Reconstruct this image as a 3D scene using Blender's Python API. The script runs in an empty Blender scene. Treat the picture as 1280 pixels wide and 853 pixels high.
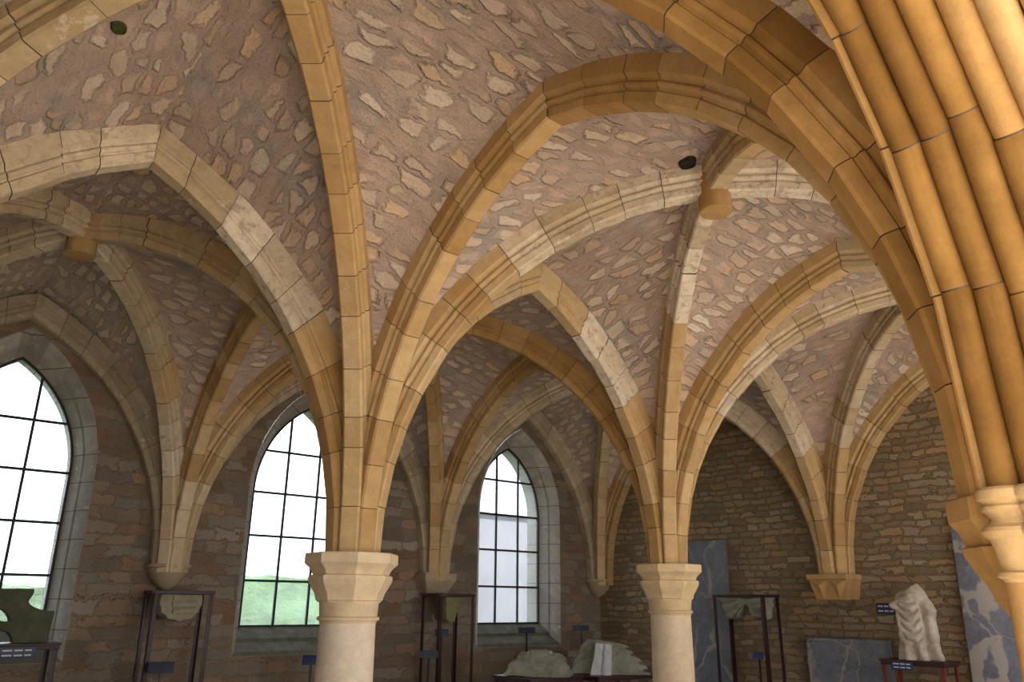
import bpy, bmesh, math, random
from mathutils import Vector, Matrix, noise
random.seed(7)
sc = bpy.context.scene
COL = sc.collection
EYE = 1.6                     # world z of the eye; heights below are written relative to it
H = 0.52                      # springing level
US = [-0.87, 4.077, 9.027, 13.567]
VS = [1.26, 7.389, 13.092]
WALL_N, WALL_E, WALL_W = 13.25, 13.73, -1.03
FLOOR = -1.6
ZS = 2.02                     # top of the solid springer blocks above the springing
DW = 0.33                     # depth of a rib below the web
H_T, H_D, S0 = 3.46, 3.675, 0.27

# ------------------------------------------------------------------ helpers
def V(x, y, z): return Vector((x, y, z + EYE))

class MB:
    def __init__(self):
        self.v = []; self.f = []; self.uv = []; self.at = []
    def add(self, verts, faces, uvs=None, attr=(0., .5, 0.)):
        o = len(self.v); self.v += [Vector(p) for p in verts]
        for i, f in enumerate(faces):
            self.f.append([o + k for k in f]); self.uv.append(uvs[i] if uvs else None); self.at.append(attr)
    def face(self, pts, uv=None, attr=(0., .5, 0.)):
        self.add(pts, [list(range(len(pts)))], [uv] if uv else None, attr)
    def box(self, c, s, rot=None, bev=0.0, attr=(0., .5, 0.)):
        bm = bmesh.new(); bmesh.ops.create_cube(bm, size=1)
        for w in bm.verts: w.co = Vector((w.co.x * s[0], w.co.y * s[1], w.co.z * s[2]))
        if bev: bmesh.ops.bevel(bm, geom=bm.edges[:], offset=bev, segments=2, affect='EDGES', profile=.6)
        if rot is not None: bmesh.ops.rotate(bm, verts=bm.verts, cent=(0, 0, 0), matrix=rot)
        bmesh.ops.translate(bm, verts=bm.verts, vec=Vector(c))
        self.bm(bm, attr)
    def bm(self, bm, attr=(0., .5, 0.)):
        bm.verts.index_update()
        self.add([w.co.copy() for w in bm.verts], [[w.index for w in f.verts] for f in bm.faces], None, attr); bm.free()
    def bar(self, p, q, w, d=None, up=(0, 0, 1), bev=0.004):
        p, q = Vector(p), Vector(q); d = d or w; t = (q - p); L = t.length; t.normalize()
        u = Vector(up); 
        if abs(t.dot(u)) > .95: u = Vector((1, 0, 0))
        a = t.cross(u).normalized(); b = a.cross(t)
        R = Matrix((a, t, b)).transposed()
        self.box((p + q) / 2, (w, L, d), R, bev)
    def lathe(self, c, prof, n=32, attr=(0., .5, 0.), phase=0.0, a0=0.0, a1=2 * math.pi):
        # prof: list of (radius, z) or (radius, z, attr); polygonal when n is small
        full = abs(a1 - a0 - 2 * math.pi) < 1e-6
        m = n if full else n + 1
        vs = []
        for r, z in prof:
            for i in range(m):
                t = a0 + (a1 - a0) * i / n + phase
                vs.append((c[0] + r * math.cos(t), c[1] + r * math.sin(t), c[2] + z))
        fs = []
        for j in range(len(prof) - 1):
            for i in range(n):
                k = (i + 1) % m
                fs.append([j * m + i, j * m + k, (j + 1) * m + k, (j + 1) * m + i])
        fs.append([i for i in range(m)][::-1]); fs.append([(len(prof) - 1) * m + i for i in range(m)])
        if prof[0][1] > prof[-1][1]: fs = [f[::-1] for f in fs]
        self.add(vs, fs, None, attr)
    def build(self, name, mat, parent=None, base=None, smooth=35, solid=None):
        me = bpy.data.meshes.new(name)
        par_loc = parent.matrix_world_loc if hasattr(parent, 'matrix_world_loc') else None
        b = Vector(base) if base is not None else (world_loc(parent) if parent else Vector((0, 0, 0)))
        me.from_pydata([tuple(p - b) for p in self.v], [], self.f)
        if any(self.uv):
            ul = me.uv_layers.new(name='UVMap'); k = 0
            for i, f in enumerate(self.f):
                for j in range(len(f)):
                    ul.data[k].uv = self.uv[i][j] if self.uv[i] else (0, 0); k += 1
        if any(a != (0., .5, 0.) for a in self.at):
            for n_, idx in (('tone', 0), ('rnd', 1), ('joint', 2)):
                a = me.attributes.new(n_, 'FLOAT', 'FACE')
                a.data.foreach_set('value', [t[idx] for t in self.at])
        me.materials.append(mat)
        if smooth:
            bm = bmesh.new(); bm.from_mesh(me); bmesh.ops.remove_doubles(bm, verts=bm.verts, dist=.0002)
            lim = math.radians(smooth)
            for e in bm.edges:
                e.smooth = len(e.link_faces) == 2 and e.calc_face_angle(0) < lim
            for f in bm.faces: f.smooth = True
            bm.to_mesh(me); bm.free()
        o = bpy.data.objects.new(name, me); COL.objects.link(o)
        if parent: o.parent = parent; LOC[o.name] = world_loc(parent) 
        else: o.location = b; LOC[o.name] = b
        if parent: LOC[o.name] = Vector(world_loc(parent))
        if solid:
            m = o.modifiers.new('thickness', 'SOLIDIFY'); m.thickness = solid; m.offset = -1
        return o
LOC = {}
def world_loc(o): return LOC[o.name]
def tag(o, label=None, cat=None, group=None, kind=None):
    if label: o['label'] = label
    if cat: o['category'] = cat
    if group: o['group'] = group
    if kind: o['kind'] = kind
    return o
def thing(name, label, cat, loc, group=None):
    o = bpy.data.objects.new(name, None); COL.objects.link(o); o.location = loc; LOC[o.name] = Vector(loc)
    o.empty_display_size = .1
    return tag(o, label, cat, group)

# ------------------------------------------------------------------ materials
class NT:
    def __init__(self, name):
        self.m = bpy.data.materials.new(name); self.m.use_nodes = True
        self.t = self.m.node_tree; self.t.nodes.clear()
        self.out = self.t.nodes.new('ShaderNodeOutputMaterial')
    def n(self, typ, ins=None, **kw):
        d = self.t.nodes.new('ShaderNode' + typ)
        for k, v in kw.items(): setattr(d, k, v)
        for k, v in (ins or {}).items():
            s = d.inputs[k]
            if isinstance(v, bpy.types.NodeSocket): self.t.links.new(v, s)
            else: s.default_value = v
        return d
    def math(self, op, a, b=0.0, c=0.0): 
        return self.n('Math', {0: a, 1: b, 2: c}, operation=op).outputs[0]
    def vmath(self, op, a, b): return self.n('VectorMath', {0: a, 1: b}, operation=op).outputs[0]
    def mix(self, f, a, b, blend='MIX'):
        return self.n('Mix', {0: f, 6: a, 7: b}, data_type='RGBA', blend_type=blend).outputs[2]
    def ramp(self, f, stops, interp='LINEAR'):
        r = self.n('ValToRGB', {0: f}); r.color_ramp.interpolation = interp
        e = r.color_ramp.elements
        while len(e) < len(stops): e.new(.5)
        for i, (p, c) in enumerate(stops):
            e[i].position = p; e[i].color = c if len(c) == 4 else (*c, 1)
        return r.outputs[0]
    def noise(self, vec, scale, detail=4, rough=.6, dist=0.0, out=0):
        return self.n('TexNoise', {'Vector': vec, 'Scale': scale, 'Detail': detail, 'Roughness': rough, 'Distortion': dist}).outputs[out]
    def range(self, v, a, b, c=0., d=1.):
        return self.n('MapRange', {0: v, 1: a, 2: b, 3: c, 4: d}).outputs[0]
    def bsdf(self, col, rough=.9, bump=None, strength=.5, dist=.02, spec=.2, metal=0.):
        b = self.n('BsdfPrincipled', {'Base Color': col, 'Roughness': rough, 'Specular IOR Level': spec, 'Metallic': metal})
        if bump is not None:
            nb = self.n('Bump', {'Height': bump, 'Strength': strength, 'Distance': dist})
            self.t.links.new(nb.outputs[0], b.inputs['Normal'])
        self.t.links.new(b.outputs[0], self.out.inputs[0]); return self.m

def rubble(name, sx, sy, stones, mortars, plaster=(.35, .7), bump=1.0, dist=.03):
    """stones of uneven outline showing through smeared mortar, laid in rough courses along U"""
    N = NT(name)
    uv = N.n('TexCoord').outputs['UV']
    p = uv
    for sc_, amp in ((1.0, .24), (5., .085), (14., .06), (40., .028)):
        w = N.vmath('SUBTRACT', N.noise(uv, sc_, 3, .6, out=1), (.5, .5, .5))
        p = N.vmath('ADD', p, N.vmath('MULTIPLY', w, (amp * 1.3, amp * .8, 0)))
    q = N.vmath('MULTIPLY', p, (sx, sy, 1))
    ed = N.n('TexVoronoi', {'Vector': q, 'Scale': 1., 'Randomness': .7}, voronoi_dimensions='2D', feature='DISTANCE_TO_EDGE').outputs['Distance']
    cc = N.n('TexVoronoi', {'Vector': q, 'Scale': 1., 'Randomness': .7}, voronoi_dimensions='2D', feature='F1').outputs['Color']
    sep = N.n('SeparateColor', {0: cc}).outputs
    lo = N.noise(uv, .7, 4, .65); lo2 = N.noise(uv, .9, 3, .6); fine = N.noise(uv, 42, 4, .8); mid = N.noise(uv, 6, 6, .75)
    aniso = N.noise(N.vmath('MULTIPLY', p, (2.4, 9.5, 1)), 1., 6, .72)
    grit = N.noise(uv, 110, 2, .8)
    thr = N.math('MULTIPLY_ADD', mid, .5, -.14)
    d = N.math('SUBTRACT', ed, thr)
    show = N.range(N.math('SUBTRACT', sep[1], N.range(lo2, .36, .64, plaster[0], plaster[1])), -.02, .02)
    mask = N.math('MULTIPLY', N.range(d, 0., .10), show)
    soft = N.math('MULTIPLY', N.range(d, 0., .16), N.math('SUBTRACT', 1., show))
    mcol = N.ramp(lo, [(.36, mortars[0]), (.50, mortars[1]), (.64, mortars[2])])
    fv = N.math('ADD', .93, N.math('MULTIPLY', N.math('MULTIPLY', soft, sep[2]), .26))
    mcol = N.mix(1., mcol, N.n('CombineColor', {0: fv, 1: fv, 2: fv}).outputs[0], 'MULTIPLY')
    k = 1. / (len(stones) - 1)
    scol = N.ramp(sep[0], [(i * k, t) for i, t in enumerate(stones)])
    var = N.range(sep[2], 0, 1, .88, 1.1)
    scol = N.mix(1., scol, N.n('CombineColor', {0: var, 1: var, 2: var}).outputs[0], 'MULTIPLY')
    blot = N.range(N.noise(uv, 9, 5, .75), .55, .68, 0., .5)
    scol = N.mix(blot, scol, (.60, .43, .27, 1))
    col = N.mix(mask, mcol, scol)
    v2 = N.math('MULTIPLY', N.range(fine, .25, .75, .74, 1.22), N.math('MULTIPLY', N.range(aniso, .3, .7, .84, 1.13), N.range(grit, .2, .8, .86, 1.12)))
    col = N.mix(1., col, N.n('CombineColor', {0: v2, 1: v2, 2: v2}).outputs[0], 'MULTIPLY')
    dash = N.math('MULTIPLY', N.range(N.noise(N.vmath('MULTIPLY', p, (3.2, 17., 1)), 1., 3, .65), .27, .33, .75, 0.), N.range(N.noise(uv, 1.3, 3, .6), .45, .6, .1, 1.))
    pits = N.math('MULTIPLY', N.range(N.noise(uv, 26, 3, .85), .27, .33, .6, 0.), N.math('MULTIPLY_ADD', mask, .9, .12))
    rim = N.math('MULTIPLY', N.range(N.math('ABSOLUTE', N.math('ADD', d, .012)), 0., .02, .62, 0.), N.math('MULTIPLY', N.range(N.noise(uv, 3.2, 3, .6), .50, .58), N.math('MULTIPLY_ADD', show, .55, .12)))
    dk = N.math('MAXIMUM', N.math('MAXIMUM', rim, pits), dash)
    col = N.mix(dk, col, (.12, .085, .065, 1))
    hgt = N.math('ADD', N.math('MULTIPLY_ADD', mask, .55, N.math('MULTIPLY', soft, .25)), N.math('ADD', N.math('MULTIPLY', fine, .38), N.math('ADD', N.math('MULTIPLY', aniso, .8), N.math('MULTIPLY', dk, -.55))))
    return N.bsdf(col, .95, hgt, bump, dist, .05)

def courses(name, bw, bh, stones, mortars, mortar=.022, warp=.05, bump=1., dist=.02, moss=None, soft=1.):
    """roughly coursed walling: beds of uneven height with stones of uneven length"""
    N = NT(name)
    uv = N.n('TexCoord').outputs['UV']
    xyz = N.n('SeparateXYZ', {0: uv}).outputs
    yy = N.math('ADD', xyz[1], N.math('MULTIPLY', N.math('SUBTRACT', N.noise(N.n('CombineXYZ', {1: xyz[1]}).outputs[0], 1.7, 2, .5), .5), bh * 1.6))
    p = N.n('CombineXYZ', {0: xyz[0], 1: yy}).outputs[0]
    for sc_, ax, ay in ((1.3, bw * 2.2, bh * .8), (4., bw * .9, bh * .65), (13., bw * .3, bh * .4), (34., bw * .1, bh * .2)):
        w = N.vmath('SUBTRACT', N.noise(uv, sc_, 2, .5, out=1), (.5, .5, .5))
        p = N.vmath('ADD', p, N.vmath('MULTIPLY', w, (ax, ay, 0)))
    b = N.n('TexBrick', {'Vector': p, 'Color1': (0, 0, 0, 1), 'Color2': (1, 1, 1, 1), 'Mortar': (.5, .5, .5, 1), 'Scale': 1., 'Mortar Size': mortar, 'Mortar Smooth': .35, 'Bias': 0., 'Brick Width': bw, 'Row Height': bh})
    b.offset = .43; b.squash = 1.35; b.squash_frequency = 3
    val = b.outputs['Color']; mo = b.outputs['Fac']
    v1 = N.n('SeparateColor', {0: val}).outputs[0]
    rn = N.n('TexWhiteNoise', {'W': v1}, noise_dimensions='1D').outputs
    lo = N.noise(uv, .6, 4, .6); fine = N.noise(uv, 30, 5, .75); mid = N.noise(uv, 7, 4, .7)
    k = 1. / (len(stones) - 1)
    scol = N.ramp(v1, [(i * k, t) for i, t in enumerate(stones)])
    var = N.range(rn['Value'], 0, 1, .72, 1.2)
    scol = N.mix(1., scol, N.n('CombineColor', {0: var, 1: var, 2: var}).outputs[0], 'MULTIPLY')
    mk = N.math('MULTIPLY', N.range(N.math('ADD', mo, N.math('MULTIPLY', N.math('SUBTRACT', mid, .5), 1.2)), .25, .75), soft)
    col = N.mix(mk, scol, N.ramp(mid, [(.4, mortars[0]), (.6, mortars[1])]))
    v2 = N.math('MULTIPLY', N.range(fine, .25, .75, .72, 1.22), N.range(lo, .3, .7, .82, 1.15))
    col = N.mix(1., col, N.n('CombineColor', {0: v2, 1: v2, 2: v2}).outputs[0], 'MULTIPLY')
    if moss:
        m = N.range(N.noise(uv, .9, 5, .7), .52, .68, 0, moss[0]); col = N.mix(m, col, (*moss[1], 1))
    hgt = N.math('ADD', N.math('MULTIPLY', mk, -.6), N.math('ADD', N.math('MULTIPLY', fine, .25), N.math('ADD', N.math('MULTIPLY', mid, .5), N.math('MULTIPLY', rn['Value'], .35))))
    return N.bsdf(col, .95, hgt, bump, dist, .1)

def ribstone(name, ramp, bump=.5, grime=.25, joint=(.13, .09, .06), coursed=None):
    N = NT(name)
    ob = N.n('TexCoord').outputs['Object']
    tone = N.n('Attribute', attribute_name='tone').outputs['Fac']
    rnd = N.n('Attribute', attribute_name='rnd').outputs['Fac']
    jo = N.n('Attribute', attribute_name='joint').outputs['Fac']
    big = N.noise(ob, 1.6, 4, .6); mid = N.noise(ob, 7, 5, .7); fine = N.noise(ob, 60, 4, .7)
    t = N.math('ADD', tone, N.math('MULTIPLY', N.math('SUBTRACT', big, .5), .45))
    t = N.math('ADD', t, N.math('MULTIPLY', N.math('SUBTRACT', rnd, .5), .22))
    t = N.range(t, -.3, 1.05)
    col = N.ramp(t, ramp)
    br = N.math('MULTIPLY', N.range(rnd, 0, 1, .88, 1.1), N.range(mid, .25, .75, .82, 1.14))
    br = N.math('MULTIPLY', br, N.range(fine, .2, .8, .92, 1.08))
    col = N.mix(1., col, N.n('CombineColor', {0: br, 1: br, 2: br}).outputs[0], 'MULTIPLY')
    gm = N.math('MULTIPLY', N.range(N.noise(ob, 3.3, 6, .75), .55, .72), grime)
    col = N.mix(gm, col, (.20, .16, .12, 1))
    # worn patches show on the pale old stones
    worn = N.math('MULTIPLY', N.range(N.noise(ob, 9, 6, .8), .53, .62), N.range(tone, .4, .85))
    col = N.mix(N.math('MULTIPLY', worn, .6), col, (.38, .25, .14, 1))
    white = N.math('MULTIPLY', N.range(N.noise(ob, 5, 5, .7), .60, .68), N.range(tone, .0, .6, .0, .7))
    col = N.mix(white, col, (.72, .62, .52, 1))
    if coursed:
        z = N.n('SeparateXYZ', {0: ob}).outputs[2]
        fr = N.math('FRACT', N.math('MULTIPLY', z, 1. / coursed))
        jo = N.math('MAXIMUM', jo, N.math('LESS_THAN', fr, .03))
    col = N.mix(jo, col, (*joint, 1))
    hgt = N.math('ADD', N.math('MULTIPLY', fine, .15), N.math('ADD', N.math('MULTIPLY', mid, .6), N.math('MULTIPLY', worn, -.8)))
    return N.bsdf(col, .85, hgt, bump, .02, .15)

def plain(name, c1, c2, scale=6, rough=.8, bump=.3, dist=.01, metal=0., spec=.3):
    N = NT(name); ob = N.n('TexCoord').outputs['Object']
    a = N.noise(ob, scale, 5, .7)
    col = N.ramp(a, [(.35, c1), (.65, c2)])
    f = N.noise(ob, scale * 8, 4, .7)
    return N.bsdf(col, rough, N.math('ADD', a, N.math('MULTIPLY', f, .3)), bump, dist, spec, metal)

def slate(name, base, base2, patch, sc_, amount, crack):
    N = NT(name); ob = N.n('TexCoord').outputs['Object']
    w = N.vmath('ADD', ob, N.n('VectorMath', {0: N.noise(ob, 1.3, 4, .6, out=1), 3: .55}, operation='SCALE').outputs[0])
    ed = N.n('TexVoronoi', {'Vector': w, 'Scale': sc_, 'Randomness': 1.}, feature='DISTANCE_TO_EDGE').outputs['Distance']
    n1 = N.noise(ob, 2.2, 4, .6); n2 = N.noise(ob, 14, 5, .7)
    col = N.ramp(n1, [(.35, base), (.65, base2)])
    vv = N.range(n2, .3, .7, .8, 1.2)
    col = N.mix(1., col, N.n('CombineColor', {0: vv, 1: vv, 2: vv}).outputs[0], 'MULTIPLY')
    lim = N.math('MULTIPLY', N.range(N.noise(ob, 1.1, 3, .5), .35, .7), amount)
    pm = N.range(N.math('SUBTRACT', ed, lim), -.015, .015, 1., 0.)
    col = N.mix(pm, col, N.ramp(n1, [(.3, patch), (.7, tuple(c * .85 for c in patch))]))
    ck = N.range(ed, .004, .014, crack, 0.)
    col = N.mix(N.math('MULTIPLY', ck, N.math('SUBTRACT', 1., pm)), col, (.05, .05, .05, 1))
    return N.bsdf(col, .7, N.math('ADD', N.math('MULTIPLY', pm, .4), n2), .4, .012, .3)

ORANGE = [(.0, (.215, .105, .026)), (.11, (.32, .168, .048)), (.22, (.44, .25, .09)), (.42, (.51, .345, .17)), (.65, (.55, .42, .265)), (.88, (.66, .54, .40)), (1., (.74, .63, .50))]
M_RIB = ribstone('warm_limestone_rib', ORANGE)
M_CAP = ribstone('cream_limestone_capital', [(0., (.58, .40, .20)), (.4, (.64, .48, .29)), (1., (.72, .62, .50))], .4, .2)
M_SHAFT = ribstone('pale_limestone_shaft', [(0., (.60, .42, .24)), (.4, (.66, .53, .38)), (1., (.70, .62, .54))], .4, .12, coursed=3.1)
M_DULL = ribstone('weathered_limestone', [(0., (.30, .20, .11)), (.4, (.40, .30, .19)), (1., (.52, .44, .34))], .6, .45)
M_JAMB = ribstone('grey_dressed_stone', [(0., (.25, .215, .185)), (.5, (.33, .295, .265)), (1., (.54, .50, .47))], .6, .5, coursed=.42)
M_VAULT = rubble('vault_rubble', 2.7, 6.0,
                 [(.70, .54, .45), (.75, .61, .50), (.66, .49, .36), (.78, .66, .56), (.68, .48, .31), (.72, .57, .48)],
                 [(.45, .385, .34), (.60, .445, .365), (.52, .385, .32)], (.14, .62), 1., .04)
M_WALLN = courses('window_wall_rubble', .40, .19,
                  [(.215, .165, .12), (.24, .19, .14), (.27, .165, .10), (.225, .185, .14), (.28, .235, .19)],
                  [(.19, .148, .11), (.22, .175, .132)], .014, .08, .9, .035, (.5, (.11, .095, .065)), .6)
M_WALLE = courses('end_wall_coursed_rubble', .29, .125,
                  [(.265, .19, .112), (.325, .24, .145), (.345, .22, .115), (.29, .22, .14), (.37, .295, .20)],
                  [(.19, .14, .092), (.24, .182, .122)], .018, .08, 1., .04, (.25, (.155, .13, .07)))
M_PLASTER = plain('plain_stone', (.42, .33, .23), (.5, .4, .28))
M_FLOOR = plain('stone_floor', (.50, .45, .38), (.58, .52, .44), 3, .8)
M_IRON = plain('black_iron', (.018, .018, .02), (.03, .03, .032), 20, .6, .2, .003)
M_STEEL = plain('dark_red_painted_steel', (.032, .010, .010), (.045, .014, .012), 12, .45, .1, .002, 0., .4)
M_RED = plain('red_painted_steel', (.16, .03, .025), (.2, .04, .03), 12, .45, .1, .002, 0., .4)
M_SIGN = plain('blue_sign_plate', (.028, .04, .11), (.036, .05, .13), 9, .4, .05, .002)
M_SIGN_GREY = plain('slate_blue_sign_plate', (.04, .05, .075), (.05, .06, .09), 9, .4, .05, .002)
M_TEXT = plain('white_lettering', (.6, .62, .68), (.7, .7, .74), 20, .6, .0)
M_FRAG = plain('lichened_limestone', (.19, .18, .13), (.31, .295, .235), 6, .9, .9, .03)
M_FRAGW = plain('white_limestone', (.48, .48, .48), (.60, .60, .60), 7, .9, .8, .02)
M_GREENSTONE = plain('mossy_green_stone', (.07, .072, .045), (.12, .118, .072), 5, .9, .6, .02)
M_YSTONE = plain('yellow_green_stone', (.15, .14, .06), (.22, .20, .09), 6, .9, .7, .02)
M_BSTONE = plain('beige_carved_stone', (.24, .21, .13), (.34, .30, .20), 7, .9, .8, .02)
M_STATUE = plain('statue_limestone', (.34, .27, .20), (.56, .50, .43), 4, .85, .6, .015)
M_SLATE = slate('grey_slate', (.14, .15, .17), (.20, .21, .235), (.36, .33, .30), .9, .05, .9)
M_SLATE2 = slate('worn_blue_slate', (.13, .145, .18), (.21, .22, .25), (.36, .31, .28), 1.6, .06, .0)
M_SLATE3 = slate('patched_lavender_slate', (.17, .175, .225), (.22, .225, .285), (.46, .42, .395), 1.15, .24, .0)
M_GRASS = plain('lawn', (.06, .10, .035), (.10, .15, .055), 4, .95, .5)
M_HEDGE = plain('hedge_leaves', (.06, .12, .055), (.11, .19, .10), 5, .95, 1., .1)
M_GREYWALL = plain('grey_render', (.085, .083, .10), (.105, .103, .12), 2, .9, .2)
M_PAVE = plain('cloister_paving', (.55, .50, .42), (.62, .57, .49), 2, .9, .3)
M_SILL = plain('damp_mossy_sill', (.10, .098, .07), (.17, .165, .12), 5, .8, .5, .02)
M_MOSS = plain('dark_moss', (.035, .04, .012), (.09, .10, .03), 30, 1., .8)
M_HOLE_SHADE = plain('hole_shade', (.02, .016, .012), (.035, .03, .022), 9, 1., .3)
def glass():
    N = NT('frosted_window_glass'); ob = N.n('TexCoord').outputs['Object']
    a = N.noise(ob, 1.4, 4, .6)
    tl = N.n('BsdfTranslucent', {'Color': (.72, .76, .80, 1)})
    tp = N.n('BsdfTransparent', {'Color': (.86, .90, .92, 1)})
    mx = N.n('MixShader', {0: N.range(a, .3, .7, .07, .18), 1: tp.outputs[0], 2: tl.outputs[0]})
    gl = N.n('BsdfGlossy', {'Color': (.9, .9, .9, 1), 'Roughness': .25})
    m2 = N.n('MixShader', {0: .05, 1: mx.outputs[0], 2: gl.outputs[0]})
    N.t.links.new(m2.outputs[0], N.out.inputs[0]); return N.m
M_GLASS = glass()

# ------------------------------------------------------------------ vault geometry
def arc(S, h, s0=S0): 
    return ((S - s0) ** 2 + h * h) / (2 * (S - s0))
class Rail:
    """one half arch in the vertical plane from node P in the direction of Q; S = plan distance to its crown"""
    def __init__(self, P, Q, S, h, s0=S0):
        self.P = Vector((P[0], P[1], 0)); self.d = (Vector((Q[0], Q[1], 0)) - self.P).normalized()
        self.p = Vector((-self.d.y, self.d.x, 0)); self.S = S; self.s0 = s0; self.R = arc(S, h, s0)
    def tmax(self, r, end=0.): return math.acos(max(-1, min(1, (self.s0 + self.R - self.S + end) / r)))
    def at(self, r, th, x=0.):
        s = self.s0 + self.R - r * math.cos(th)
        q = self.P + self.d * s + self.p * x
        return Vector((q.x, q.y, EYE + H + r * math.sin(th)))
HALF = [(0, 0), (.078, 0), (.097, .018), (.100, .092), (.082, .108), (.085, .124), (.104, .128), (.117, .140), (.120, .157),
        (.110, .174), (.098, .183), (.104, .20), (.148, .228), (.150, .44)]
PROF = [(-x, d) for x, d in HALF[:0:-1]] + HALF

def add_half(mb, rail, tonef, end=0., prof=PROF, length=.43, jit=.004, gap=.0035, toner=None):
    L = rail.R * rail.tmax(rail.R, end)
    n = max(4, round(L / length))
    rings = []; m = len(prof)
    cuts = [0.]
    for i in range(1, n): cuts.append((i + random.uniform(-.18, .18)) / n)
    cuts.append(1.)
    tm = [rail.tmax(rail.R + d, end) for x, d in prof]
    cx = 0.; cd = .1
    def ring(f, shrink=0., jx=0., jd=0.):
        out = []
        for j, (x, d) in enumerate(prof):
            xx = x * (1 - shrink * 9) + jx; dd = d + (shrink if d < .35 else 0) + jd
            if shrink: xx = x - math.copysign(min(abs(x), shrink), x) + jx
            out.append(rail.at(rail.R + dd, tm[j] * f, xx))
        return out
    g = gap / L
    for i in range(n):
        f0, f1 = cuts[i], cuts[i + 1]
        fm = (f0 + f1) / 2
        zt = (rail.R * math.sin(tm[m // 2] * fm))
        tone = tonef(fm, zt); tone = tone() if callable(tone) else tone
        w = max(0., tone - .45)
        jx = random.uniform(-1, 1) * jit * (1 + 2 * w); jd = random.uniform(-1, 1) * jit * (1 + 3 * w)
        a = (tone, random.random(), 0.)
        r0 = ring(f0 + g, 0, jx, jd); r1 = ring(f1 - g, 0, jx, jd)
        q = ring(f1, .005 if toner else .012)
        if i == 0:
            r0 = ring(0, 0, jx, jd); dn = [q - Vector((0, 0, .13)) for q in r0]
            mb.add(dn + r0, [[k, k + 1, m + k + 1, m + k] for k in range(m - 1)], None, a)
        o = []
        mb.add(r0 + r1, [[k, k + 1, m + k + 1, m + k] for k in range(m - 1)], None, a)
        if i < n - 1:
            mb.add(r1 + q, [[k, k + 1, m + k + 1, m + k] for k in range(m - 1)], None, (tone, .3, 1.))
            mb._pend = q
        if i > 0:
            mb.add(pend + r0, [[k, k + 1, m + k + 1, m + k] for k in range(m - 1)], None, (tone, .3, 1.))
        pend = q

NODE_TXT = {(0, 0): 'hidden far entrance pier', (1, 0): 'clustered pier', (2, 0): 'second entrance pier', (3, 0): 'hidden corner pier',
            (0, 1): 'side wall corbel', (1, 1): 'near column', (2, 1): 'far column', (3, 1): 'triangle-carved corbel',
            (0, 2): 'side wall corner corbel', (1, 2): 'cone-shaped corbel', (2, 2): 'rough broken corbel', (3, 2): 'dark corner corbel'}
BOSS_TXT = {(0, 0): 'overhead boss out of frame', (1, 0): 'boss beside the round hole', (2, 0): 'boss behind the clustered pier ribs', (0, 1): 'boss above the tracery window', (1, 1): 'boss behind the near column', (2, 1): 'boss in the far corner bay'}
def node(i, j): return (US[i], VS[j])
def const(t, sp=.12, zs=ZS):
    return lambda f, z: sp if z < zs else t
def rnd(*c): return lambda: random.choice(c)

# per arch stone colouring: (from node, to node) -> tone along the half starting at that node
def T(key):
    table = {
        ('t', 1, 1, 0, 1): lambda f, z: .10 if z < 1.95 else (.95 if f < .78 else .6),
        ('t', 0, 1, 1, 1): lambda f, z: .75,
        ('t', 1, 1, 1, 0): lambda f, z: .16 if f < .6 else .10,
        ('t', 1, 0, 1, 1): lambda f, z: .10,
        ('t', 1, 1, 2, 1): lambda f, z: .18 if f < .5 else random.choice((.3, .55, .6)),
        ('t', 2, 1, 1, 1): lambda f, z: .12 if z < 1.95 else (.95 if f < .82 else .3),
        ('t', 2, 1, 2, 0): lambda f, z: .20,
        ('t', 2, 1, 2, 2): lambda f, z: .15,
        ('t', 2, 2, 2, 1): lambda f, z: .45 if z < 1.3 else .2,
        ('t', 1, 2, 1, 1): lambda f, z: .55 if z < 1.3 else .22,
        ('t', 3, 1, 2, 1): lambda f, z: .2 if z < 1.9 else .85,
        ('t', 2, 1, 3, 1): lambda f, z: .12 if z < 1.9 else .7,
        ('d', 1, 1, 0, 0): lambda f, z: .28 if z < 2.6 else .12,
        ('d', 1, 0, 0, 0): lambda f, z: -.14,  # toned down in place of dimmer light by the pier
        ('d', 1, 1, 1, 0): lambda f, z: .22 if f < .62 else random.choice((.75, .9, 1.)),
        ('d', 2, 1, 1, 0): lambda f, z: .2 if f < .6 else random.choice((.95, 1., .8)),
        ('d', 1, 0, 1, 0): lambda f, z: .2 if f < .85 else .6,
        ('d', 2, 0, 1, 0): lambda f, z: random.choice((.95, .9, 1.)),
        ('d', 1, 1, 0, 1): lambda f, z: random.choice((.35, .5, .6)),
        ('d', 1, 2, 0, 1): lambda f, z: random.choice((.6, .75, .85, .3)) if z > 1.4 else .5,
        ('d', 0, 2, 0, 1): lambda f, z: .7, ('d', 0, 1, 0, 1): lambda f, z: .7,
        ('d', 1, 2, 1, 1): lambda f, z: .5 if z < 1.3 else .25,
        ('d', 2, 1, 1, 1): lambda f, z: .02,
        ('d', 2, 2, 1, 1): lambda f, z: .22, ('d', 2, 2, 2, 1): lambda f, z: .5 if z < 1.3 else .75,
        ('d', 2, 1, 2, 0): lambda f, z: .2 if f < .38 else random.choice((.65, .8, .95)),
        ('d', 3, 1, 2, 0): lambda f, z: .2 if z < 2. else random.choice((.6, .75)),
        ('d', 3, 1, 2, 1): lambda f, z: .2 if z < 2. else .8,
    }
    return table.get(key, const(.5, .3))

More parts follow.
